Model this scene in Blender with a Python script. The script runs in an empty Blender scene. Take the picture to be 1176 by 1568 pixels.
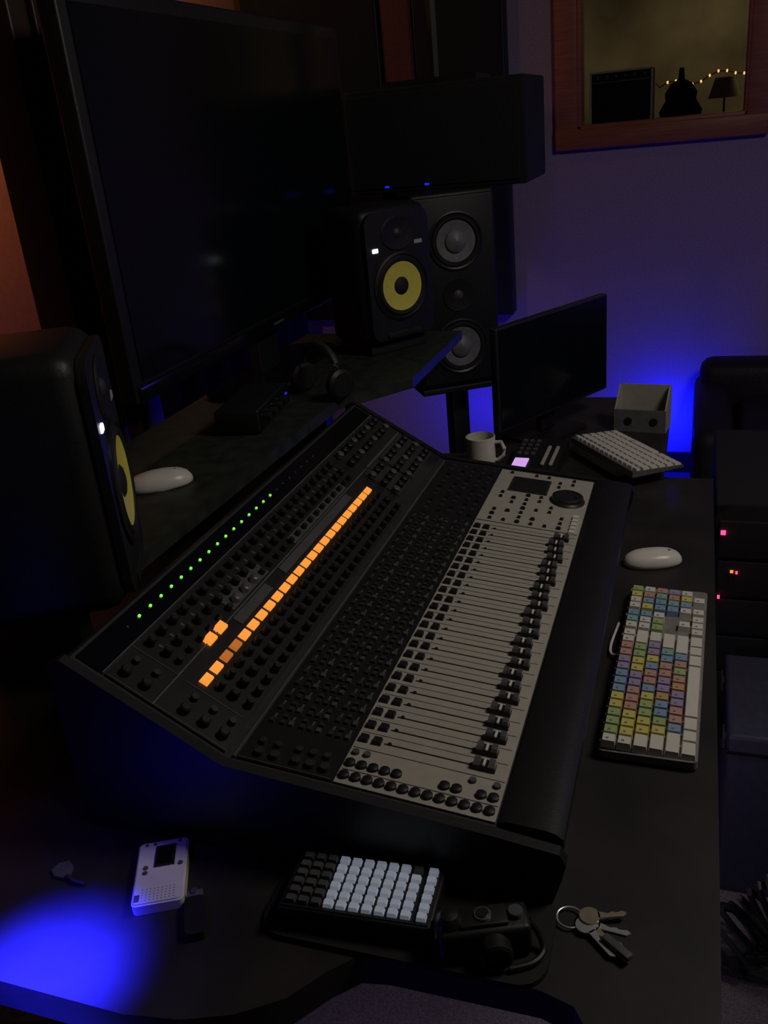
import bpy, bmesh, math, random
from mathutils import Vector as V, Matrix as M
random.seed(4)
sc=bpy.context.scene
try: sc.view_settings.view_transform='Standard'
except Exception: pass
I=M.Identity(4)
def T(x,y,z,rz=0,rx=0,ry=0):
    return M.Translation((x,y,z))@M.Rotation(math.radians(rz),4,'Z')@M.Rotation(math.radians(ry),4,'Y')@M.Rotation(math.radians(rx),4,'X')
# ---------------------------------------------------------------- materials
MC={}
def mat(name,col,rough=.5,metal=0,emit=0,ns=60,na=.15,bump=0,bs=200,spec=.5,ecol=None):
    if name in MC: return MC[name]
    m=bpy.data.materials.new(name); m.use_nodes=True; nt=m.node_tree; b=nt.nodes['Principled BSDF']
    b.inputs['Roughness'].default_value=rough; b.inputs['Metallic'].default_value=metal
    b.inputs['Specular IOR Level'].default_value=spec
    tc=nt.nodes.new('ShaderNodeTexCoord')
    n=nt.nodes.new('ShaderNodeTexNoise'); n.inputs['Scale'].default_value=ns; n.inputs['Detail'].default_value=4
    nt.links.new(tc.outputs['Object'],n.inputs['Vector'])
    r=nt.nodes.new('ShaderNodeValToRGB')
    r.color_ramp.elements[0].color=(*[c*(1-na) for c in col],1); r.color_ramp.elements[1].color=(*[min(1,c*(1+na)) for c in col],1)
    r.color_ramp.elements[0].position=.3; r.color_ramp.elements[1].position=.7
    nt.links.new(n.outputs['Fac'],r.inputs['Fac']); nt.links.new(r.outputs['Color'],b.inputs['Base Color'])
    if bump:
        n2=nt.nodes.new('ShaderNodeTexNoise'); n2.inputs['Scale'].default_value=bs; n2.inputs['Detail'].default_value=3
        nt.links.new(tc.outputs['Object'],n2.inputs['Vector'])
        bp=nt.nodes.new('ShaderNodeBump'); bp.inputs['Strength'].default_value=bump; bp.inputs['Distance'].default_value=.004
        nt.links.new(n2.outputs['Fac'],bp.inputs['Height']); nt.links.new(bp.outputs['Normal'],b.inputs['Normal'])
    if emit:
        b.inputs['Emission Color'].default_value=(*(ecol or col),1); b.inputs['Emission Strength'].default_value=emit
    MC[name]=m; return m
def woodmat(name,c1,c2,rough=.45,sc_=(3,3,40),rot=(0,0,0)):
    m=bpy.data.materials.new(name); m.use_nodes=True; nt=m.node_tree; b=nt.nodes['Principled BSDF']
    tc=nt.nodes.new('ShaderNodeTexCoord'); mp=nt.nodes.new('ShaderNodeMapping'); mp.inputs['Scale'].default_value=sc_
    n=nt.nodes.new('ShaderNodeTexNoise'); n.inputs['Scale'].default_value=3; n.inputs['Detail'].default_value=6
    r=nt.nodes.new('ShaderNodeValToRGB'); r.color_ramp.elements[0].color=(*c1,1); r.color_ramp.elements[1].color=(*c2,1)
    r.color_ramp.elements[0].position=.35; r.color_ramp.elements[1].position=.65
    nt.links.new(tc.outputs['Object'],mp.inputs['Vector']); nt.links.new(mp.outputs['Vector'],n.inputs['Vector'])
    nt.links.new(n.outputs['Fac'],r.inputs['Fac']); nt.links.new(r.outputs['Color'],b.inputs['Base Color'])
    b.inputs['Roughness'].default_value=rough; MC[name]=m; return m
blk=mat('black_plastic',(.011,.011,.012),.5,bump=.1)
blk2=mat('black_satin',(.018,.018,.019),.4)
gloss=mat('black_gloss',(.006,.006,.008),.12)
dgrey=mat('dark_grey_paint',(.033,.034,.036),.5,bump=.15,bs=600)
mgrey=mat('mid_grey',(.09,.09,.095),.5)
lgrey=mat('light_grey_panel',(.46,.43,.375),.5,na=.06)
pgrey=mat('panel_print',(.10,.10,.10),.6)
silver=mat('silver',(.55,.55,.55),.3,metal=.9)
white=mat('white_plastic',(.80,.76,.70),.3,na=.03)
cream=mat('cream_ceramic',(.78,.74,.64),.25,na=.05)
rubber=mat('rubber',(.01,.01,.01),.7)
yellow=mat('yellow_cone',(.88,.78,.12),.5,na=.05)
orange=mat('orange_led',(.5,.2,.03),.5,emit=.9,ecol=(1,.34,.05),na=0)
orangedim=mat('orange_led_dim',(.4,.14,.02),.5,emit=.38,ecol=(1,.28,.045),na=0)
green=mat('green_led',(.3,1,.2),.5,emit=1.0,ecol=(.22,.9,.08),na=0)
wled=mat('white_led',(1,1,1),.5,emit=3,ecol=(.9,.95,1),na=0)
redled=mat('red_led',(1,.05,.1),.5,emit=4,ecol=(1,.03,.12),na=0)
pinkled=mat('pink_led',(1,.2,.6),.5,emit=9,ecol=(1,.06,.35),na=0)
blueled=mat('blue_led',(.05,.1,1),.5,emit=.7,ecol=(.01,.02,1),na=0)
purple=mat('purple_lcd',(.7,.4,.9),.5,emit=.75,ecol=(.72,.4,.95),na=.1)
lcd=mat('dark_lcd',(.02,.025,.025),.15)
deskm=mat('desk_laminate',(.024,.020,.0195),.5,ns=9,na=.35,bump=.06,bs=90)
shelfm=mat('shelf_laminate',(.028,.035,.028),.5,ns=30,na=.4)
woodm=woodmat('window_frame_wood',(.26,.078,.045),(.35,.115,.06))
colm=woodmat('dark_wood',(.022,.011,.009),(.04,.018,.013),sc_=(30,30,2))
wallL=mat('lavender_wall_paint',(.37,.27,.37),.85,ns=140,na=.12,bump=.35,bs=120)
wallO=mat('terracotta_wall_paint',(.5,.2,.1),.85,ns=40,na=.1,bump=.3,bs=120)
walld=mat('dark_wall_paint',(.08,.06,.07),.9,ns=40,na=.1,bump=.3,bs=120)
ceilm=mat('ceiling_paint',(.15,.14,.15),.9)
carpet=mat('carpet',(.12,.10,.12),.95,ns=350,na=.5,bump=.8,bs=500)
fabric=mat('black_fabric',(.010,.009,.011),.95,ns=300,na=.4,bump=.5,bs=500)
redfab=mat('red_fabric',(.11,.035,.03),.95,ns=300,na=.3,bump=.5,bs=400)
# ---------------------------------------------------------------- mesh builder
class B:
    def __init__(s,name,W=I):
        s.name=name; s.bm=bmesh.new(); s.mats=[]; s.W=W
    def mi(s,m):
        if m not in s.mats: s.mats.append(m)
        return s.mats.index(m)
    def _f(s,vs,i):
        try:
            f=s.bm.faces.new(vs); f.material_index=i; f.smooth=True; return f
        except ValueError: return None
    def box(s,c,sz,m,X=I,tp=1.0,bev=0,tpy=None):
        i=s.mi(m); tpy=tp if tpy is None else tpy
        x,y,z=sz[0]/2,sz[1]/2,sz[2]/2; c=V(c)
        co=[(-x,-y,-z),(x,-y,-z),(x,y,-z),(-x,y,-z),(-x*tp,-y*tpy,z),(x*tp,-y*tpy,z),(x*tp,y*tpy,z),(-x*tp,y*tpy,z)]
        v=[s.bm.verts.new(X@(c+V(p))) for p in co]
        fs=[s._f([v[k] for k in q],i) for q in ((3,2,1,0),(4,5,6,7),(0,1,5,4),(1,2,6,5),(2,3,7,6),(3,0,4,7))]
        if bev:
            es=list({e for f in fs for e in f.edges})
            r=bmesh.ops.bevel(s.bm,geom=es,offset=bev,segments=3,affect='EDGES',profile=.5)
            for f in r['faces']: f.material_index=i; f.smooth=True
    def lathe(s,c,prof,m,X=I,seg=24,sy=1.0,cap=True):
        i=s.mi(m); c=V(c); rings=[]
        for r,z in prof:
            rings.append([s.bm.verts.new(X@(c+V((r*math.cos(2*math.pi*k/seg),sy*r*math.sin(2*math.pi*k/seg),z)))) for k in range(seg)])
        for a,b in zip(rings,rings[1:]):
            for k in range(seg): s._f([a[k],a[(k+1)%seg],b[(k+1)%seg],b[k]],i)
        if cap:
            s._f(rings[0][::-1],i); s._f(rings[-1],i)
    def cyl(s,c,r,h,m,X=I,r2=None,seg=16):
        r2=r if r2 is None else r2
        s.lathe(c,[(r,0),(r,h*.85),(r2*.93,h)],m,X,seg)
    def prism(s,pts,a,b,m,X=I):
        i=s.mi(m)
        lo=[s.bm.verts.new(X@V((p[0],p[1],a))) for p in pts]; hi=[s.bm.verts.new(X@V((p[0],p[1],b))) for p in pts]
        s._f(lo[::-1],i); s._f(hi,i); n=len(pts)
        for k in range(n): s._f([lo[k],lo[(k+1)%n],hi[(k+1)%n],hi[k]],i)
    def tube(s,pts,r,m,X=I,seg=8,closed=False):
        i=s.mi(m); pts=[V(p) for p in pts]; n=len(pts); rings=[]
        for k in range(n):
            if closed: d=pts[(k+1)%n]-pts[k-1]
            else: d=pts[min(k+1,n-1)]-pts[max(k-1,0)]
            d.normalize(); a=d.orthogonal() if abs(d.z)>.95 else d.cross(V((0,0,1))); a.normalize(); b=d.cross(a)
            rings.append([s.bm.verts.new(X@(pts[k]+a*r*math.cos(2*math.pi*j/seg)+b*r*math.sin(2*math.pi*j/seg))) for j in range(seg)])
        for k in range(n if closed else n-1):
            A,Bq=rings[k],rings[(k+1)%n]
            for j in range(seg): s._f([A[j],A[(j+1)%seg],Bq[(j+1)%seg],Bq[j]],i)
        if not closed: s._f(rings[0][::-1],i); s._f(rings[-1],i)
    def done(s,ang=35):
        bmesh.ops.recalc_face_normals(s.bm,faces=s.bm.faces)
        me=bpy.data.meshes.new(s.name); s.bm.to_mesh(me); s.bm.free()
        for m in s.mats: me.materials.append(m)
        me.set_sharp_from_angle(angle=math.radians(ang))
        o=bpy.data.objects.new(s.name,me); bpy.context.collection.objects.link(o); o.matrix_world=s.W; return o
PX=M(((0,0,1,0),(1,0,0,0),(0,1,0,0),(0,0,0,1)))  # local (a,b,h)->(X=h,Y=a,Z=b)
def rrect(w,h,r,n=5,cx=0,cy=0):
    p=[]
    for sx,sy,a0 in ((1,1,0),(-1,1,90),(-1,-1,180),(1,-1,270)):
        for k in range(n+1):
            a=math.radians(a0+90*k/n); p.append((cx+sx*(w/2-r)+r*math.cos(a),cy+sy*(h/2-r)+r*math.sin(a)))
    return p
def spline(pts,n=8):
    out=[]; pts=[V(p) for p in pts]
    for k in range(len(pts)-1):
        p0=pts[max(k-1,0)];p1=pts[k];p2=pts[k+1];p3=pts[min(k+2,len(pts)-1)]
        for j in range(n):
            t=j/n; out.append(.5*((2*p1)+(p2-p0)*t+(2*p0-5*p1+4*p2-p3)*t*t+(3*p1-p0-3*p2+p3)*t**3))
    out.append(pts[-1]); return out
# ---------------------------------------------------------------- room
def slab(name,x0,x1,y0,y1,z0,z1,m):
    b=B(name,M.Translation(((x0+x1)/2,(y0+y1)/2,(z0+z1)/2))); b.box((0,0,0),(x1-x0,y1-y0,z1-z0),m); return b.done()
slab('floor',-1.5,4.1,-2.5,2.0,-.1,0,carpet)
slab('ceiling',-1.5,4.1,-2.5,2.0,2.6,2.7,ceilm)
slab('wall_front',-1.5,4.1,1.9,2.0,0,2.6,wallO)
slab('wall_back',-1.5,4.1,-2.6,-2.5,0,2.6,walld)
slab('wall_left',-1.6,-1.5,-2.5,2.0,0,2.6,walld)
b=B('wall_right')
for y0,y1,z0,z1 in ((-2.5,-.19,0,2.6),(.53,1.9,0,2.6),(-.19,.53,0,1.43),(-.19,.53,2.35,2.6)):
    b.box((4.05,(y0+y1)/2,(z0+z1)/2),(.1,y1-y0,z1-z0),wallL)
b.done()
slab('baseboard_right',3.98,4.0,-2.5,.7,0,.09,blk)
b=B('window_1')
for (y0,y1,z0,z1,d) in ((.485,.575,1.385,2.42,.03),(-.225,-.145,1.385,2.42,.03),(-.225,.575,1.385,1.462,.035),(-.225,.575,2.34,2.42,.03)):
    b.box((4.0-d/2,(y0+y1)/2,(z0+z1)/2),(d,y1-y0,z1-z0),woodm,bev=.006)
for (y0,y1,z0,z1) in ((.47,.50,1.43,2.35),(-.165,-.135,1.43,2.35),(-.165,.5,1.43,1.475),(-.165,.5,2.32,2.35)):
    b.box((4.03,(y0+y1)/2,(z0+z1)/2),(.11,y1-y0,z1-z0),woodm,bev=.004)
b.done()
tan=mat('booth_wall_paint',(.38,.33,.21),.9,ns=1.5,na=.7)
slab('wall_booth_back',6.4,6.5,-1.6,1.6,0,2.6,tan)
slab('wall_booth_left',4.1,6.4,1.5,1.6,0,2.6,tan)
slab('wall_booth_right',4.1,6.4,-1.6,-1.5,0,2.6,tan)
slab('floor_booth',4.1,6.4,-1.5,1.5,-.1,0,carpet)
slab('ceiling_booth',4.1,6.4,-1.5,1.5,2.6,2.7,ceilm)
b=B('booth_cabinet'); b.box((5.15,.1,.7),(.6,1.5,1.4),walld,bev=.01); b.box((5.15,.1,1.415),(.64,1.56,.03),colm)
for y in (-.3,.1,.5): b.box((4.845,y,.75),(.012,.36,1.1),colm,bev=.004)
b.done()
b=B('guitar_amplifier',T(5.1,.40,1.4305)); b.box((0,0,.13),(.2,.30,.26),fabric,bev=.01)
for y in (-.145,.145): b.box((-.104,y,.13),(.006,.008,.25),silver)
b.box((-.104,0,.255),(.006,.30,.008),lgrey); b.box((-.104,0,.21),(.006,.29,.005),mgrey)
b.box((-.104,.145,.13),(.008,.010,.25),lgrey)
for k in range(6): b.cyl((0,0,0),.007,.012,mgrey,X=T(-.103,-.11+.044*k,.233,ry=-90))
b.done()
b=B('acoustic_guitar_case',T(5.05,.12,1.4305)); b.prism([(-.09,0),(.09,0),(.10,.05),(.07,.10),(.075,.13),(.05,.17),(.015,.19),(.01,.24),(-.01,.24),(-.015,.19),(-.05,.17),(-.075,.13),(-.07,.10),(-.10,.05)],-.03,.03,fabric,X=PX); b.done()
b=B('desk_lamp_shade',T(5.1,-.08,1.4305)); b.cyl((0,0,0),.04,.01,blk); b.tube([(0,0,.01),(0,0,.1)],.005,blk); b.lathe((0,0,.09),[(.075,0),(.045,.09)],mat('lamp_fabric',(.6,.55,.4),.8),cap=False); b.done()
b=B('string_lights'); P=[(5.9,.26-.045*k,1.60+.02*math.sin(k*1.1)+.005*k) for k in range(13)]
b.tube(P,.003,blk); am=mat('fairy_bulb',(1,.5,.15),.5,emit=1.4,ecol=(1,.42,.12),na=0)
for k,p in enumerate(P[1:]): b.lathe(p,[(.002,-.008),(.006,-.003),(.006,.003),(.002,.008)],am,seg=8)
b.tube([P[0],(6.39,.30,1.63)],.003,blk); b.tube([P[-1],(6.39,-.3,1.70)],.003,blk)
b.done()
def apanel(name,x0,x1,y0,y1,z0,z1,m):
    b=B(name,T((x0+x1)/2,(y0+y1)/2,0)); b.box((0,0,(z0+z1)/2),(x1-x0,y1-y0,z1-z0),m,bev=.012); b.box((0,0,(z0+z1)/2),((x1-x0)*.8,y1-y0+.01,z1-z0+.01),blk,bev=.003); return b.done()
apanel('acoustic_panel',3.88,3.99,.76,1.11,.75,2.55,fabric)
apanel('acoustic_panel',3.9,3.99,1.13,1.25,.75,2.55,redfab)
apanel('acoustic_panel',3.88,3.99,1.27,1.85,.75,2.55,fabric)
b=B('stage_curtain'); pts=[(2.5+k*.04,1.72+.03*math.sin(k*1.3)) for k in range(34)]
b.prism(pts+[(x,y+.01) for x,y in pts[::-1]],.02,1.86,fabric); b.tube([(2.4,1.73,1.88),(3.85,1.73,1.88)],.012,blk); b.done()
b=B('wooden_column',T(1.72,1.28,0)); b.box((0,0,1.3),(.25,.1,2.598),colm,bev=.006)
b.box((-.06,-.056,1.3),(.02,.02,2.55),colm,bev=.004); b.box((.04,-.056,1.3),(.02,.02,2.55),colm,bev=.004); b.done()
# ---------------------------------------------------------------- desk
b=B('studio_desk')
out=[(.505,1.17),(.505,.70),(.503,.52),(.512,.46),(.53,.41),(.56,.365),(.60,.335),(.625,.31),(.63,.28),(.63,.12),(.62,.085),(.59,.065),(.30,.058),(.30,-.046),(.31,-.05),(2.02,-.05),(2.02,.06),(2.65,.06),(2.65,.42),(2.15,.56),(2.13,.75),(2.3,1.17)]
b.prism(out,.71,.75,deskm)
for x,y in ((.6,1.1),(2.2,1.1),(.42,.0),(2.55,.14),(1.95,0.0)): b.box((x,y,.355),(.05,.05,.71),blk)
b.box((1.4,1.12,.45),(1.5,.02,.5),blk)
sh=[(.98,.81),(1.9,.79),(2.08,.66),(2.6,.66),(2.6,1.16),(.98,1.16)]
b.prism(sh,.945,.97,shelfm)
for x,y in ((1.02,1.0),(1.6,1.05),(2.2,1.05)): b.box((x,y,.848),(.03,.2,.195),blk)
b.done()
# ---------------------------------------------------------------- mixing console
c=B('mixing_console')
X0,X1=.735,1.785; XE=1.760
prof=[(.128,.752),(.118,.79),(.113,.812),(.118,.822),(.185,.834),(.506,.875),(.70,.997),(.715,.99),(.715,.752)]
c.prism(prof,X0+.012,X1-.012,dgrey,X=PX)
ch=[(.124,.7505),(.112,.79),(.107,.813),(.114,.826),(.187,.838),(.506,.880),(.702,1.003),(.722,.995),(.722,.7505)]
c.prism(ch,X0,X0+.014,blk,X=PX); c.prism(ch,X1-.014,X1,blk,X=PX)
a1=math.degrees(math.atan(.128)); a2=math.degrees(math.atan(.63))
def LO(x,y): return T(x,y,.835+.128*(y-.187),rx=a1)
def UPP(x,y): return T(x,y,.876+.63*(y-.506),rx=a2)
def plate(F,x0,x1,y0,y1,h,m):
    k=1/math.cos(math.radians(a1 if F is LO else a2)); c.box((0,0,h/2),(x1-x0,(y1-y0)*k,h),m,X=F((x0+x1)/2,(y0+y1)/2))
plate(LO,.757,XE,.187,.376,.002,lgrey)
plate(LO,.757,XE,.378,.498,.002,blk2)
plate(LO,.757,XE,.5,.503,.003,pgrey)
plate(UPP,.757,XE,.513,.60,.002,blk2)
plate(UPP,.757,XE,.604,.66,.002,blk2)
plate(UPP,.757,XE,.6005,.6025,.003,pgrey)
plate(UPP,.757,XE,.664,.695,.002,gloss)
plate(UPP,.757,XE,.6615,.663,.003,pgrey)
ar=[(.112,.815),(.112,.828),(.120,.835),(.132,.838),(.175,.842),(.183,.838),(.183,.826)]
c.prism(ar,X0+.02,X1-.02,blk,X=PX)
ch_x=[.839+.0275*i for i in range(24)]
for i,x in enumerate(ch_x):
    c.box((0,0,.0022),(.0020,.112,.0008),blk,X=LO(x,.285))
    c.box((0,0,.002),(.0006,.182,.0012),pgrey,X=LO(x+.01375,.2815))
    for y in (.3665,.3495): c.box((0,0,.004),(.0125,.0115,.006),blk,X=LO(x,y),tp=.85)
    c.cyl((0,0,.001),.0026,.003,blk,X=LO(x+.001,.334),seg=8)
    yy=.217+(.003*math.sin(i*2.1))
    c.box((0,0,.006),(.0135,.028,.008),blk,X=LO(x,yy),tp=.9)
    c.box((0,-.009,.0115),(.0125,.009,.005),silver,X=LO(x,yy),tp=.8)
    c.box((0,.009,.0115),(.0125,.009,.005),silver,X=LO(x,yy),tp=.8)
    c.box((0,0,.0105),(.0125,.003,.002),white,X=LO(x,yy))
    for k,y in enumerate((.386,.397,.408,.424,.435,.446,.461,.472,.486)):
        c.box((-.0055,0,.0035),(.0085,.0065,.004),dgrey if k%3 else mgrey,X=LO(x,y),tp=.85)
        if k%2==0: c.box((.006,0,.0022),(.008,.0025,.0008),pgrey,X=LO(x,y))
        else: c.box((.006,0,.0035),(.007,.0065,.004),dgrey,X=LO(x,y),tp=.85)
    c.box((0,0,.002),(.0008,.118,.0012),dgrey,X=LO(x+.01375,.438))
    for y,r in ((.522,.0055),(.541,.0068),(.558,.0055),(.627,.0062),(.648,.0062)):
        c.cyl((0,0,.001),r,.014,blk,X=UPP(x,y),seg=12,r2=r*.8); c.box((0,r*.5,.0155),(.0010,r*.8,.001),mgrey,X=UPP(x,y))
    lit=orangedim if i in (2,3) else orange
    c.box((0,0,.004),(.0190,.0130,.005),lit,X=UPP(x,.5755),tp=.85)
    c.cyl((0,0,.001),.0048,.011,blk,X=UPP(x,.611),seg=10)
    c.box((.007,0,.0022),(.004,.006,.0006),pgrey,X=UPP(x,.638))
    if 1<=i<=16: c.cyl((0,0,.001),.0022,.0035,green,X=UPP(x+.004,.680),seg=8)
    elif i<24: c.cyl((0,0,.001),.002,.002,mgrey,X=UPP(x+.004,.680),seg=8)
plate(UPP,.965,1.07,.586,.599,.0035,mgrey); plate(UPP,1.12,1.42,.587,.599,.0035,mgrey)
plate(UPP,.98,1.10,.605,.632,.0035,mgrey); plate(UPP,1.2,1.44,.604,.618,.0035,mgrey)
for x in (.905,.935): c.box((0,0,.004),(.021,.015,.006),orange,X=UPP(x,.603),tp=.85)
for x in (1.0,1.03,1.06): 
    c.cyl((0,0,.003),.007,.012,silver,X=UPP(x,.612),seg=16,r2=.005)
for k in range(13): c.cyl((0,0,.001),.0062,.006,blk,X=LO(.770,.196+.0143*k),seg=14,r2=.005)
for k in (0,1,3,4,8,9,10,11,12): c.cyl((0,0,.001),.0062,.006,blk,X=LO(.792,.196+.0143*k),seg=14,r2=.005)
for k in (0,2,11,12): c.cyl((0,0,.001),.0045,.005,pgrey,X=LO(.812,.196+.0143*k),seg=12)
c.box((0,0,.002),(.0008,.187,.0014),pgrey,X=LO(.781,.2815)); c.box((0,0,.002),(.0008,.187,.0014),pgrey,X=LO(.822,.2815))
for y in (.392,.41,.428,.455,.475):
    c.cyl((0,0,.001),.0062,.007,dgrey,X=LO(.772,y),seg=14); c.cyl((0,0,.001),.005,.006,dgrey,X=LO(.792,y+.004),seg=12)
for y in (.525,.548,.572,.62,.645):
    c.cyl((0,0,.001),.007,.012,blk,X=UPP(.775,y),seg=14,r2=.0055); c.cyl((0,0,.001),.005,.008,dgrey,X=UPP(.80,y),seg=12)
c.box((0,0,.002),(.0012,.085,.0016),mgrey,X=UPP(.818,.556)); c.box((0,0,.002),(.0012,.07,.0016),mgrey,X=UPP(.820,.632)); c.box((0,0,.002),(.0012,.17,.0016),mgrey,X=UPP(.759,.585)); c.box((0,0,.002),(.0012,.118,.0016),mgrey,X=LO(.759,.438))
# master section
plate(LO,1.50,1.502,.19,.374,.003,pgrey)
plate(LO,1.655,1.725,.268,.345,.005,dgrey); plate(LO,1.658,1.722,.272,.341,.0056,lcd)
c.lathe((0,0,.001),[(.034,0),(.034,.003),(.030,.006),(.030,.012),(.026,.014),(.0255,.012)],blk2,X=LO(1.645,.226),seg=32)
c.cyl((0,-.017,.012),.005,.004,blk2,X=LO(1.645,.226),seg=12)
for k in range(5): c.box((0,0,.005),(.013,.012,.007),white,X=LO(1.502+.0165*k,.200),tp=.85)
for ix in range(12):
    for iy in range(6):
        x=1.515+.021*ix; y=.225+.0255*iy
        if (abs(x-1.645)<.045 and y<.27) or (x>1.645 and x<1.735 and y>.26): continue
        if (ix*7+iy*5+ix*iy)%5 in (1,3): continue
        if (ix+iy)%3==0: c.cyl((0,0,.001),.0045,.005,blk,X=LO(x,y),seg=12)
        else: c.box((0,0,.0035),(.0075,.0065,.004),blk,X=LO(x,y),tp=.85)
for ix in range(11):
    for k,y in enumerate((.39,.408,.43,.45,.475)):
        x=1.512+.0225*ix; c.box((0,0,.0035),(.012,.008,.004),dgrey if (ix+k)%3 else blk,X=LO(x,y),tp=.85)
plate(UPP,1.52,1.60,.53,.597,.004,dgrey); plate(UPP,1.61,1.755,.53,.597,.004,dgrey)
plate(UPP,1.55,1.75,.5995,.6035,.004,mgrey)
for ix in range(9):
    for y in (.54,.562,.585,.625,.648): c.cyl((0,0,.004),.0075,.011,mgrey if (ix+int(y*1000))%3==0 else blk,X=UPP(1.525+.0265*ix,y),seg=14,r2=.006)
c.done()
# ---------------------------------------------------------------- speakers
def speaker(name,x,y,z,ang,w=.23,h=.36,d=.27):
    b=B(name,T(x,y,z,rz=ang))
    b.box((0,d/2,h/2),(w,d,h),blk,bev=.03)
    F=T(0,0,0,rx=90)
    b.prism(rrect(w*.9,h*.92,.03,cx=0,cy=h/2),-.002,.010,blk2,X=F)
    cz=h*.42
    Fw=T(0,-.010,cz,rx=90)
    b.lathe((0,0,0),[(.090,-.004),(.090,.004),(.084,.006),(.080,.002)],blk,X=Fw,seg=40,cap=False)
    b.lathe((0,0,0),[(.080,.002),(.074,.008),(.068,.007),(.064,.003)],rubber,X=Fw,seg=40,cap=False)
    b.lathe((0,0,0),[(.0645,.005),(.060,.004),(.042,.0015),(.022,.0005)],yellow,X=Fw,seg=40,cap=False)
    b.lathe((0,0,0),[(.024,.0005),(.019,.004),(.010,.006),(.001,.007)],rubber,X=Fw,seg=32,cap=False)
    Ft=T(0,-.010,h*.80,rx=90)
    b.lathe((0,0,0),[(.056,.0012),(.052,.004),(.030,.0015),(.014,.001)],blk,X=Ft,seg=32,cap=False,sy=.8)
    b.lathe((0,0,0),[(.014,.001),(.010,.005),(.001,.007)],dgrey,X=Ft,seg=24,cap=False)
    b.box((-w*.33,-.011,h*.70),(.018,.004,.011),wled,bev=.002)
    b.box((w*.28,-.0115,h*.72),(.026,.003,.010),lgrey)
    b.box((0,-.011,h*.07),(w*.5,.004,.018),rubber,bev=.004)
    return b.done()
speaker('studio_monitor_speaker',1.0,.77,.972,29)
speaker('studio_monitor_speaker',2.36,.765,.9985,-36,d=.19)
b=B('speaker_isolation_pad',T(2.36,.765,.9705,rz=-36)); b.box((0,.095,.013),(.19,.15,.026),rubber,bev=.004); b.box((0,.095,.0265),(.18,.14,.001),fabric); b.done()
def stand(name,x,y,z,ang,w=.25,d=.28):
    b=B(name,T(x,y,0,rz=ang)); b.box((0,0,.015),(w*1.3,d*1.2,.03),blk,bev=.006); b.box((0,0,z-.011),(w,d,.02),blk,bev=.004)
    b.box((0.03,0,(z-.02)/2),(.06,.08,z-.04),blk,bev=.005)
    return b.done()
W3=T(2.79,.715,.75,rz=-58)
b=B('floor_standing_speaker',W3); w,h,d=.27,.60,.34
b.box((0,d/2,h/2),(w,d,h),blk,bev=.012); b.box((0,-.003,h/2),(w*.94,.012,h*.96),blk,bev=.005)
cone=mat('grey_cone',(.20,.195,.21),.45)
for cz in (.455,.13):
    F=T(0,-.008,cz,rx=90)
    b.lathe((0,0,0),[(.088,.0015),(.088,.006),(.084,.007),(.078,.004)],blk2,X=F,seg=40,cap=False)
    b.lathe((0,0,0),[(.078,.004),(.074,.010),(.068,.010),(.062,.003)],rubber,X=F,seg=40,cap=False)
    b.lathe((0,0,0),[(.0625,.006),(.03,.0015)],cone,X=F,seg=40,cap=False)
    b.lathe((0,0,0),[(.036,.0015),(.033,.010),(.020,.019),(.001,.023)],cone,X=F,seg=32,cap=False)
F=T(0,-.008,.292,rx=90)
b.lathe((0,0,0),[(.050,.0015),(.050,.005),(.03,.003),(.015,.002)],blk2,X=F,seg=32,cap=False); b.lathe((0,0,0),[(.015,.002),(.01,.006),(.001,.008)],mgrey,X=F,seg=20,cap=False)
b.done()
stand('speaker_stand',2.79+.17*.848,.715+.17*.53,.749,-58,.27,.34)
b=B('wall_mounted_speaker',T(3.05,.81,1.35)); b.box((0,0,.15),(.36,.62,.30),fabric,bev=.008); b.box((-.183,0,.15),(.01,.58,.27),fabric,bev=.004)
b.box((0,0,.31),(.2,.3,.02),blk); b.tube([(0,0,.3),(0,0,1.25)],.02,blk); b.cyl((0,0,1.23),.06,.019,blk)
for y in (.0,.13): b.box((-.189,y,.02),(.004,.014,.006),blueled)
b.done()
# ---------------------------------------------------------------- television
b=B('television',T(2.145,1.04,0)); w=1.34; z0,z1=1.085,1.825
b.box((0,.02,(z0+z1)/2),(w,.04,z1-z0),blk,bev=.006)
scr=mat('tv_screen',(.004,.006,.009),.16,spec=.5)
b.box((0,-.001,(z0+z1)/2+.006),(w-.06,.004,z1-z0-.075),scr); b.box((0,-.003,z0+.02),(w-.02,.008,.03),gloss,bev=.003)
b.box((.0,-.007,z0+.02),(.06,.002,.006),mgrey)
b.box((0,.045,1.04),(.12,.03,.2),blk,bev=.005); b.prism(rrect(.55,.16,.05,cy=.02),.9705,.984,gloss); b.done()
# ---------------------------------------------------------------- computer monitor
b=B('computer_monitor',T(2.30,.341,0,rz=-28.7)); b.box((0,.01,.952),(.46,.022,.262),blk2,bev=.004,X=I)
b.box((0,-.002,.955),(.445,.003,.245),scr); b.box((0,.035,.85),(.06,.02,.17),blk,bev=.004); b.prism(rrect(.2,.15,.02,cy=.04),.751,.76,blk); b.done()
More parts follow.
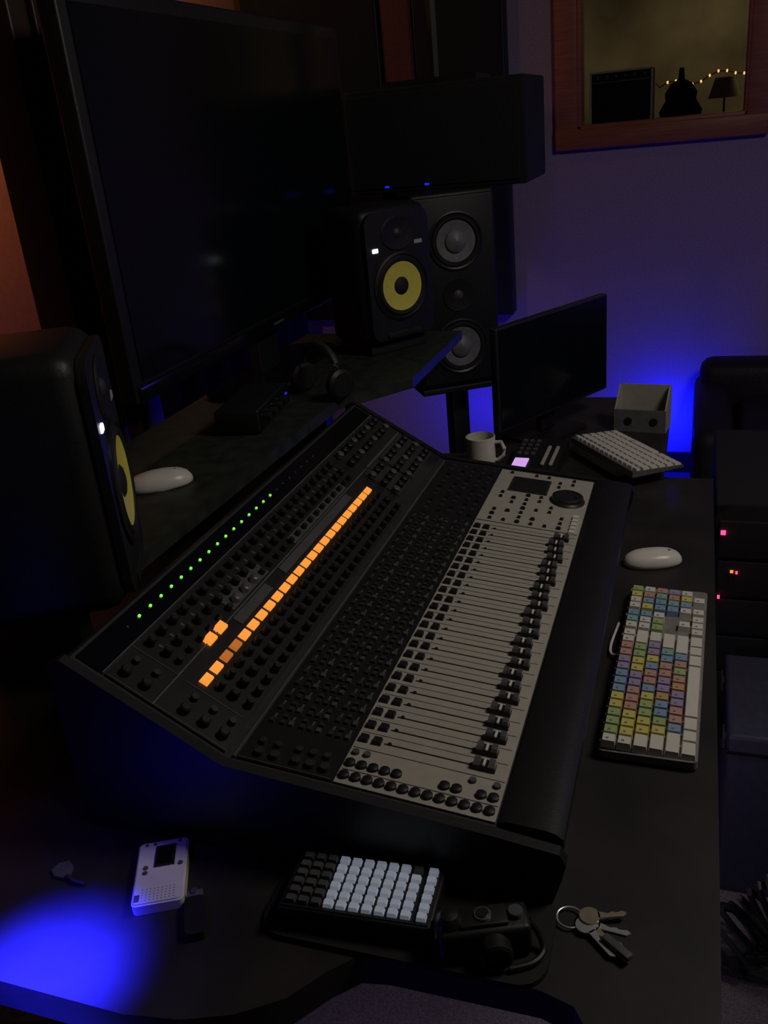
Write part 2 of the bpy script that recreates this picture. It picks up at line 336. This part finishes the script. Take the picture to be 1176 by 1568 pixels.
# ---------------------------------------------------------------- shelf items
def mouse(name,x,y,z,ang,s=1):
    b=B(name,T(x,y,z,rz=ang)); i=b.mi(white); n=20; rings=[]
    for zz,k in ((0,.93),(.004,1.0),(.010,.99),(.018,.9),(.024,.72),(.028,.42),(.0295,.1)):
        rings.append([b.bm.verts.new(V((.057*s*k*math.copysign(abs(math.cos(2*math.pi*j/n))**.85,math.cos(2*math.pi*j/n)),.031*s*k*math.copysign(abs(math.sin(2*math.pi*j/n))**.8,math.sin(2*math.pi*j/n)),zz*s))) for j in range(n)])
    for p,q in zip(rings,rings[1:]):
        for j in range(n): b._f([p[j],p[(j+1)%n],q[(j+1)%n],q[j]],i)
    b._f(rings[0][::-1],i); b._f(rings[-1],i)
    b.lathe((.03,0,.0),[(.003,.0225*s),(.003,.0265*s),(.001,.0275*s)],mgrey,seg=10)
    b.done(60)
mouse('computer_mouse',1.345,.935,.9705,-52,1.08)
mouse('computer_mouse',1.580,.060,.7505,-72,.95)
b=B('audio_interface',T(1.74,.93,.9705,rz=8)); b.box((0,0,.03),(.22,.10,.05),blk,bev=.005); b.box((0,-.051,.03),(.21,.004,.042),gloss)
for k in range(4): b.cyl((0,0,0),.009,.012,blk2,X=T(-.07+.04*k,-.053,.03,rx=90))
b.box((.085,-.054,.035),(.010,.002,.004),blueled)
for sx in (-.08,.08): b.box((sx,0,.0035),(.02,.08,.007),rubber)
b.done()
b=B('headphones',T(1.93,.84,.9705,rz=60)); arc=[(.07*math.cos(a),0.0,.055+.07*math.sin(a)) for a in [math.pi*k/14 for k in range(15)]]
b.tube(arc,.009,dgrey)
for sx in (-1,1):
    X=T(sx*.07,0,.038,ry=90); b.lathe((0,0,-.013),[(.028,0),(.036,.006),(.036,.020),(.028,.026)],blk,X=X,seg=24)
b.done()
# ---------------------------------------------------------------- right desk items
b=B('coffee_mug',T(2.06,.492,.7505)); b.lathe((0,0,0),[(.033,0),(.036,.004),(.0365,.078),(.0335,.079),(.033,.01)],cream,seg=32)
b.cyl((0,0,.055),.033,.001,mat('coffee',(.02,.01,.005),.2)); b.tube([(.034,0,.064),(.052,0,.066),(.060,0,.05),(.058,0,.032),(.045,0,.02),(.035,0,.018)],.005,cream,X=T(0,0,0,rz=-95)); b.done()
b=B('desk_telephone',T(2.065,.352,.7505,rz=-5)); b.prism([(-.08,0),(.08,0),(.08,.045),(-.08,.018)],-.058,.058,blk2,X=M(((1,0,0,0),(0,0,-1,0),(0,1,0,0),(0,0,0,1))))
Sx=T(0,0,.0318,ry=-9.6)
b.box((-.045,.033,.0015),(.04,.034,.003),purple,X=Sx)
for i in range(4):
    for j in range(3): b.box((.0+.02*i,.012+.017*j,.003),(.012,.010,.004),mgrey,X=Sx,tp=.85)
for y in (-.022,-.042): b.box((-.01,y,.004),(.09,.009,.006),lgrey,X=Sx,bev=.002)
b.done()
b=B('notebook',T(2.13,.165,.7505,rz=36)); b.box((0,0,.014),(.20,.14,.024),white,bev=.001); b.box((0,0,.001),(.204,.144,.002),colm); b.box((0,0,.027),(.204,.144,.002),colm); b.done()
b=B('wireless_keyboard',T(2.088,.150,.779,rz=36)); b.prism([(-.066,0),(.066,0),(.066,.015),(-.066,.006)],-.14,.14,silver,X=PX)
Kx=T(0,0,.0107,rx=3.9)
for r in range(6):
    n=14
    for k in range(n):
        if r==0 and 3<k<9: continue
        b.box((-.13+.02*k,-.052+.0205*r,.002),(.0165,.0165 if r<5 else .01,.004),white,X=Kx,tp=.94)
b.box((-.0,-.052,.002),(.0985,.0165,.004),white,X=Kx); b.done()
b=B('paper_storage_box',T(2.37,.125,.7505,rz=-8)); lb=mat('grey_box',(.16,.15,.17),.6)
b.box((-.035,0,.03),(.004,.13,.06),lb); b.box((.035,0,.055),(.004,.13,.11),lgrey); b.box((0,0,.002),(.07,.13,.004),lb)
for sy in (-.064,.064): b.prism([(-.037,0),(.037,0),(.037,.11),(.02,.11),(-.037,.06)],sy-.002,sy+.002,lgrey,X=M(((1,0,0,0),(0,0,1,0),(0,1,0,0),(0,0,0,1))))
for y in (-.035,.03): b.lathe((0,0,0),[(.010,0),(.010,.002)],blk,X=T(-.0372,y,.03,ry=-90),seg=14)
b.done()
# ---------------------------------------------------------------- colour coded keyboard
b=B('editing_keyboard',T(1.222,.032,.7505,rz=-1.5)); 
L=.460; base=mat('clear_base',(.25,.24,.23),.2); b.prism(rrect(L,.126,.008),.004,.015,base); b.prism(rrect(L-.01,.118,.006),0,.004,mgrey)
pal={'w':white}
for nme,cc in (('y',(.74,.66,.20)),('g',(.42,.55,.24)),('p',(.62,.36,.30)),('b',(.28,.42,.60)),('v',(.42,.34,.54)),('o',(.66,.40,.18)),('t',(.28,.52,.48))):
    pal[nme]=mat('key_'+nme,cc,.4,na=.04)
u=.01958; Kz=T(0,0,.015,rx=3)
rows=[
 ([(1,'w'),(1,'g'),(1,'g'),(1,'g'),(1,'y'),(1,'y'),(1,'b'),(1,'b'),(1,'b'),(1,'v'),(1,'v'),(1,'p'),(1,'p'),(1,'w'),(1,'w')],'wtb','wwyg'),
 ([(1,'w'),(1,'y'),(1,'y'),(1,'y'),(1,'p'),(1,'p'),(1,'p'),(1,'v'),(1,'v'),(1,'y'),(1,'y'),(1,'g'),(1,'g'),(2,'w')],'wwb','ybpw'),
 ([(1.5,'w'),(1,'y'),(1,'y'),(1,'g'),(1,'g'),(1,'y'),(1,'b'),(1,'p'),(1,'p'),(1,'b'),(1,'y'),(1,'v'),(1,'v'),(1.5,'w')],'ggw','bbtp'),
 ([(1.75,'w'),(1,'y'),(1,'g'),(1,'b'),(1,'b'),(1,'o'),(1,'v'),(1,'v'),(1,'p'),(1,'p'),(1,'b'),(1,'t'),(2.25,'w')],'   ','btpv'),
 ([(2.25,'w'),(1,'b'),(1,'p'),(1,'p'),(1,'v'),(1,'v'),(1,'o'),(1,'p'),(1,'g'),(1,'p'),(1,'b'),(2.75,'w')],' w ','wbyw'),
 ([(1.5,'w'),(1.25,'w'),(1.5,'w'),(6.5,'w'),(1.5,'w'),(1.25,'w'),(1.5,'w')],'www','w w')]
darkink=mat('key_print',(.2,.18,.18),.6)
for r,(main,nav,pad) in enumerate(rows):
    y=.0505-.0202*r; x=-L/2+.003
    def key(x,w,cc,y=y):
        b.box((x+w*u/2,y,.0055),(w*u-.0010,.0192,.011),pal[cc],X=Kz,tp=1-.0035/(w*u),tpy=.82)
        if w<1.1 : b.box((x+w*u/2-.002,y+.002,.0112),(.003,.0035,.0004),darkink,X=Kz)
    for w,cc in main: key(x,w,cc); x+=w*u
    x+=.005
    for cc in nav:
        if cc!=' ': key(x,1,cc)
        x+=u
    x+=.005
    for cc in pad:
        if cc!=' ': key(x,1,cc)
        x+=u
b.tube(spline([(.02,.060,.008),(.02,.073,.006),(.05,.078,.004),(.12,.073,.004)]),.0022,white)
b.done()
# ---------------------------------------------------------------- near desk items
b=B('desk_mat'); b.prism(rrect(.118,.315,.03,cx=.684,cy=.2725),.7505,.757,rubber); b.done()
b=B('pad_controller',T(.6835,.322,.7575,rz=3))
b.box((0,0,.014),(.085,.172,.026),blk,bev=.003); b.box((0,0,.0275),(.078,.164,.002),blk2)
padw=mat('pad_white',(.68,.74,.84),.4,na=.05,emit=.10,ecol=(.7,.8,1)); padg=mat('pad_grey',(.09,.095,.10),.45)
for cix in range(11):
    for rix in range(6):
        y=.072-.0143*cix-(.003 if cix==10 else 0); x=.031-.0124*rix
        b.box((x,y,.031),(.0088,.0108,.005),padg if cix<3 or (cix==9 and rix==0) else padw,tp=.86)
b.done()
b=B('handheld_recorder',T(.672,.575,.7505,rz=26)); b.prism(rrect(.100,.060,.006),0,.013,white); b.prism(rrect(.096,.056,.005),.013,.015,white)
b.box((.022,-.004,.0155),(.034,.024,.002),lcd); b.box((.022,-.004,.0167),(.028,.018,.0006),gloss)
for x in (-.002,.006): b.cyl((x,.018,.014),.003,.0025,mgrey,seg=12)
for yy in (.02,.01,-.02): b.cyl((.044,yy,.014),.0022,.002,mgrey,seg=10)
b.cyl((.006,-.023,.014),.003,.0025,mgrey,seg=12)
for i in range(5):
    for j in range(9): b.cyl((-.044+.004*i,-.018+.0045*j,.0148),.0008,.0005,base,seg=6)
b.box((-.04,.024,.0152),(.01,.006,.0008),mgrey); b.done()
b=B('guitar_plug',T(.655,.705,.7505,rz=-35)); b.prism([(0,.013),(.011,.008),(.012,-.004),(.004,-.015),(-.004,-.015),(-.012,-.004),(-.011,.008)],0,.004,mgrey)
b.tube([(0,-.014,.004),(.004,-.03,.004),(.012,-.042,.004)],.0022,dgrey); b.done()
b=B('cigarette_lighter',T(.625,.503,.7505,rz=30)); b.prism(rrect(.055,.024,.008),0,.012,blk2); b.box((.031,0,.006),(.012,.018,.011),mgrey,bev=.001); b.cyl((.034,0,.011),.004,.003,silver,seg=10); b.done()
b=B('compact_camera',T(.662,.182,.7575,rz=-68))
b.box((0,0,.02),(.095,.038,.04),blk,bev=.006); b.box((0,0,.0415),(.05,.026,.006),blk2,bev=.002)
b.cyl((.0,.0,.043),.009,.004,silver,seg=20); b.cyl((0,0,.046),.0065,.0025,blk,seg=20)
b.lathe((-.034,0,.039),[(.013,0),(.013,.006),(.009,.012),(.002,.014)],blk2,seg=20)
b.lathe((0,0,0),[(.017,0),(.017,.016),(.014,.018),(.012,.012)],blk2,X=T(.008,-.018,.02,rx=90),seg=24)
b.cyl((.034,0,.04),.008,.006,mgrey,seg=16)
b.tube(spline([(.047,0,.03),(.056,-.006,.016),(.058,-.018,.005),(.045,-.030,.004),(.02,-.034,.004)]),.0035,blk); b.done()
brass=mat('brass',(.6,.52,.36),.35,metal=.7); nick=mat('nickel',(.75,.75,.78),.35,metal=.7)
b=B('key_bunch',T(.722,.088,.7505))
b.tube([(.014*math.cos(a),.014+.014*math.sin(a),.004) for a in [2*math.pi*k/20 for k in range(20)]],.0012,nick,closed=True)
for ang,z,m,l in ((-95,.0,nick,.030),(-118,.0022,brass,.030),(-135,.0044,nick,.034),(-72,.0066,brass,.026)):
    X=T(.0,.004,z,rz=ang)
    b.prism([(.011+.011*math.cos(a),.011*math.sin(a)) for a in [2*math.pi*k/16 for k in range(16)]],0,.002,m,X=X)
    b.prism([(.02,-.004),(.02+l,-.004),(.024+l,0),(.02+l,.003),(.018+l*.8,.0012),(.02+l*.6,.003),(.02+l*.4,.001),(.02+l*.2,.003),(.02,.004)],0,.002,m,X=X)
b.box((.052,0,.009),(.035,.009,.006),mgrey,X=T(0,.004,0,rz=-127),bev=.001); b.done()
# ---------------------------------------------------------------- right hand floor side
b=B('equipment_rack',T(2.15,-.295,0)); b.box((0,0,.38),(.5,.48,.72),fabric,bev=.006)
for sx in (-.2,.2):
    for sy in (-.18,.18): b.cyl((sx,sy,0),.02,.02,rubber)
for k,(z,h) in enumerate(((.66,.085),(.565,.085),(.47,.085),(.375,.085),(.28,.085))):
    b.box((-.254,0,z),(.012,.46,h),fabric,bev=.002)
    for j in range(4): b.cyl((0,0,0),.012,.014,blk,X=T(-.26,-.15+.08*j,z,ry=-90))
b.box((-.262,.222,.678),(.006,.010,.009),redled); b.box((-.262,.20,.585),(.006,.007,.005),orange); b.box((-.262,.224,.52),(.006,.005,.006),redled)
b.box((-.262,.19,.583),(.006,.004,.005),redled)
b.done()
lav=mat('grey_case',(.05,.05,.09),.5)
b=B('storage_case',T(1.70,-.31,0)); b.box((0,0,.2),(.3,.44,.40),lav,bev=.01); b.box((0,0,.36),(.304,.444,.008),blk); b.box((0,.223,.30),(.1,.01,.03),blk,bev=.003)
for sx in (-.1,.1): b.box((sx,.222,.36),(.03,.008,.04),mgrey,bev=.002)
b.done()
b=B('cable_bundle')
for k in range(9):
    y0=-.08-.015*k; b.tube(spline([(1.32+.02*k,y0-.05,.02+.012*k),(1.36,y0+.02,.10+.02*k),(1.46-.02*k,y0-.03,.05+.01*k),(1.38,y0-.09,.015+.01*k),(1.34+.01*k,y0,.012),(1.33,y0-.12,.012)],6),.006,(blk,dgrey,rubber)[k%3],seg=6)
b.done()
b=B('office_chair',T(.98,-.42,0)); b.box((0,0,.47),(.46,.50,.09),fabric,bev=.035); b.box((0,-.25,.78),(.42,.06,.5),fabric,bev=.025); b.tube([(0,-.2,.44),(0,-.27,.5),(0,-.28,.7)],.02,blk)
b.tube([(0,0,.08),(0,0,.43)],.03,blk,seg=14)
for k in range(5):
    a=2*math.pi*k/5+.4; b.tube([(0,0,.1),(.27*math.cos(a),.27*math.sin(a),.065)],.018,blk); b.lathe((.27*math.cos(a),.27*math.sin(a),0),[(.018,0),(.026,.012),(.026,.04),(.015,.055)],rubber,seg=12)
b.done()
b=B('leather_sofa',T(3.5,-.57,0)); lea=mat('black_leather',(.014,.009,.010),.6,bump=.3,bs=80)
b.box((0,0,.22),(.80,1.1,.30),lea,bev=.04); b.box((.32,0,.36),(.18,1.1,.40),lea,bev=.05)
for sy in (-.52,.50): b.box((0,sy,.27),(.82,.14,.44),lea,bev=.05)
for sy in (-.22,.2): b.box((-.06,sy,.38),(.58,.42,.12),lea,bev=.04)
for sx in (-.33,.33):
    for sy in (-.45,.45): b.cyl((sx,sy,0),.03,.08,blk)
b.done()
b=B('power_strip',T(.924,1.153,0,rz=20)); b.box((0,0,.02),(.07,.3,.04),blk2,bev=.006)
for k in range(4): b.cyl((0,-.07+.055*k,.038),.018,.004,blk,seg=16)
b.box((0,-.12,.043),(.03,.024,.01),pinkled,bev=.002); b.done()
# ---------------------------------------------------------------- lights
def look(o,t): o.rotation_euler=(V(t)-o.location).to_track_quat('-Z','Y').to_euler()
def area(n,loc,t,size,p,col):
    l=bpy.data.lights.new(n,'AREA'); l.size=size; l.energy=p; l.color=col; o=bpy.data.objects.new(n,l); bpy.context.collection.objects.link(o); o.location=loc; look(o,t); return o
def point(n,loc,p,col,r=.02):
    l=bpy.data.lights.new(n,'POINT'); l.energy=p; l.color=col; l.shadow_soft_size=r; o=bpy.data.objects.new(n,l); bpy.context.collection.objects.link(o); o.location=loc; return o
def spot(n,loc,t,p,col,ang,r=.02):
    l=bpy.data.lights.new(n,'SPOT'); l.energy=p; l.color=col; l.shadow_soft_size=r; l.spot_size=math.radians(ang); l.spot_blend=1; o=bpy.data.objects.new(n,l); bpy.context.collection.objects.link(o); o.location=loc; look(o,t); return o
area('ceiling_light',(1.3,-.9,2.5),(1.4,.1,.8),.5,10.5,(1,.92,.81))
spot('blue_glow_fill',(.40,.70,1.5),(.525,.632,.75),1300,(.015,.015,1),16,.03)  # unseen spot added overhead to pool a blue glow on the desk
spot('blue_halo_fill',(.38,.70,1.5),(.52,.70,.75),5,(.10,.06,1),46,.03)  # second added spot, spreads a faint blue halo; no real fixture
point('blue_led_floor',(.42,.8,.35),.6,(.05,.05,1),.03)
point('under_desk_fill',(.92,.33,.48),1.8,(.85,.7,.9),.05)  # added fill that lifts the floor below the desk; no lamp there
point('blue_led_wall',(3.86,.10,.25),6,(.004,.008,1),.03)
point('blue_led_corner',(3.8,.92,.30),2.4,(.003,.006,1),.05)
area('wall_washer_bulb',(1.75,1.62,1.85),(2.25,1.9,1.4),.12,2.0,(1,.5,.25))
point('warm_wall_fill',(3.3,1.72,2.45),1.8,(1,.6,.35),.04)  # added out-of-view fill brightening the wall above the TV; no sconce
point('blue_wall_wash',(3.0,-.9,1.0),1.9,(.14,.05,1),.1)
area('booth_lamp',(5.6,-.4,2.5),(5.9,.1,1.2),.3,2.0,(1,.8,.5))
w=bpy.data.worlds.new('w'); sc.world=w; w.use_nodes=True; w.node_tree.nodes['Background'].inputs[0].default_value=(.35,.3,.5,1); w.node_tree.nodes['Background'].inputs[1].default_value=.004
# ---------------------------------------------------------------- camera
R=V((.3088,-.9468,-.0916)).normalized(); F=V((.8626,.3193,-.3925)).normalized(); U=R.cross(F).normalized(); R=F.cross(U)
cd=bpy.data.cameras.new('camera'); cam=bpy.data.objects.new('camera',cd); bpy.context.collection.objects.link(cam)
m=M.Identity(4)
for k in range(3): m[k][0]=R[k]; m[k][1]=U[k]; m[k][2]=-F[k]
m[2][3]=1.55
cam.matrix_world=m
cd.sensor_fit='VERTICAL'; cd.sensor_height=24; cd.lens=1950/2212*24; cd.clip_start=.02
sc.camera=cam
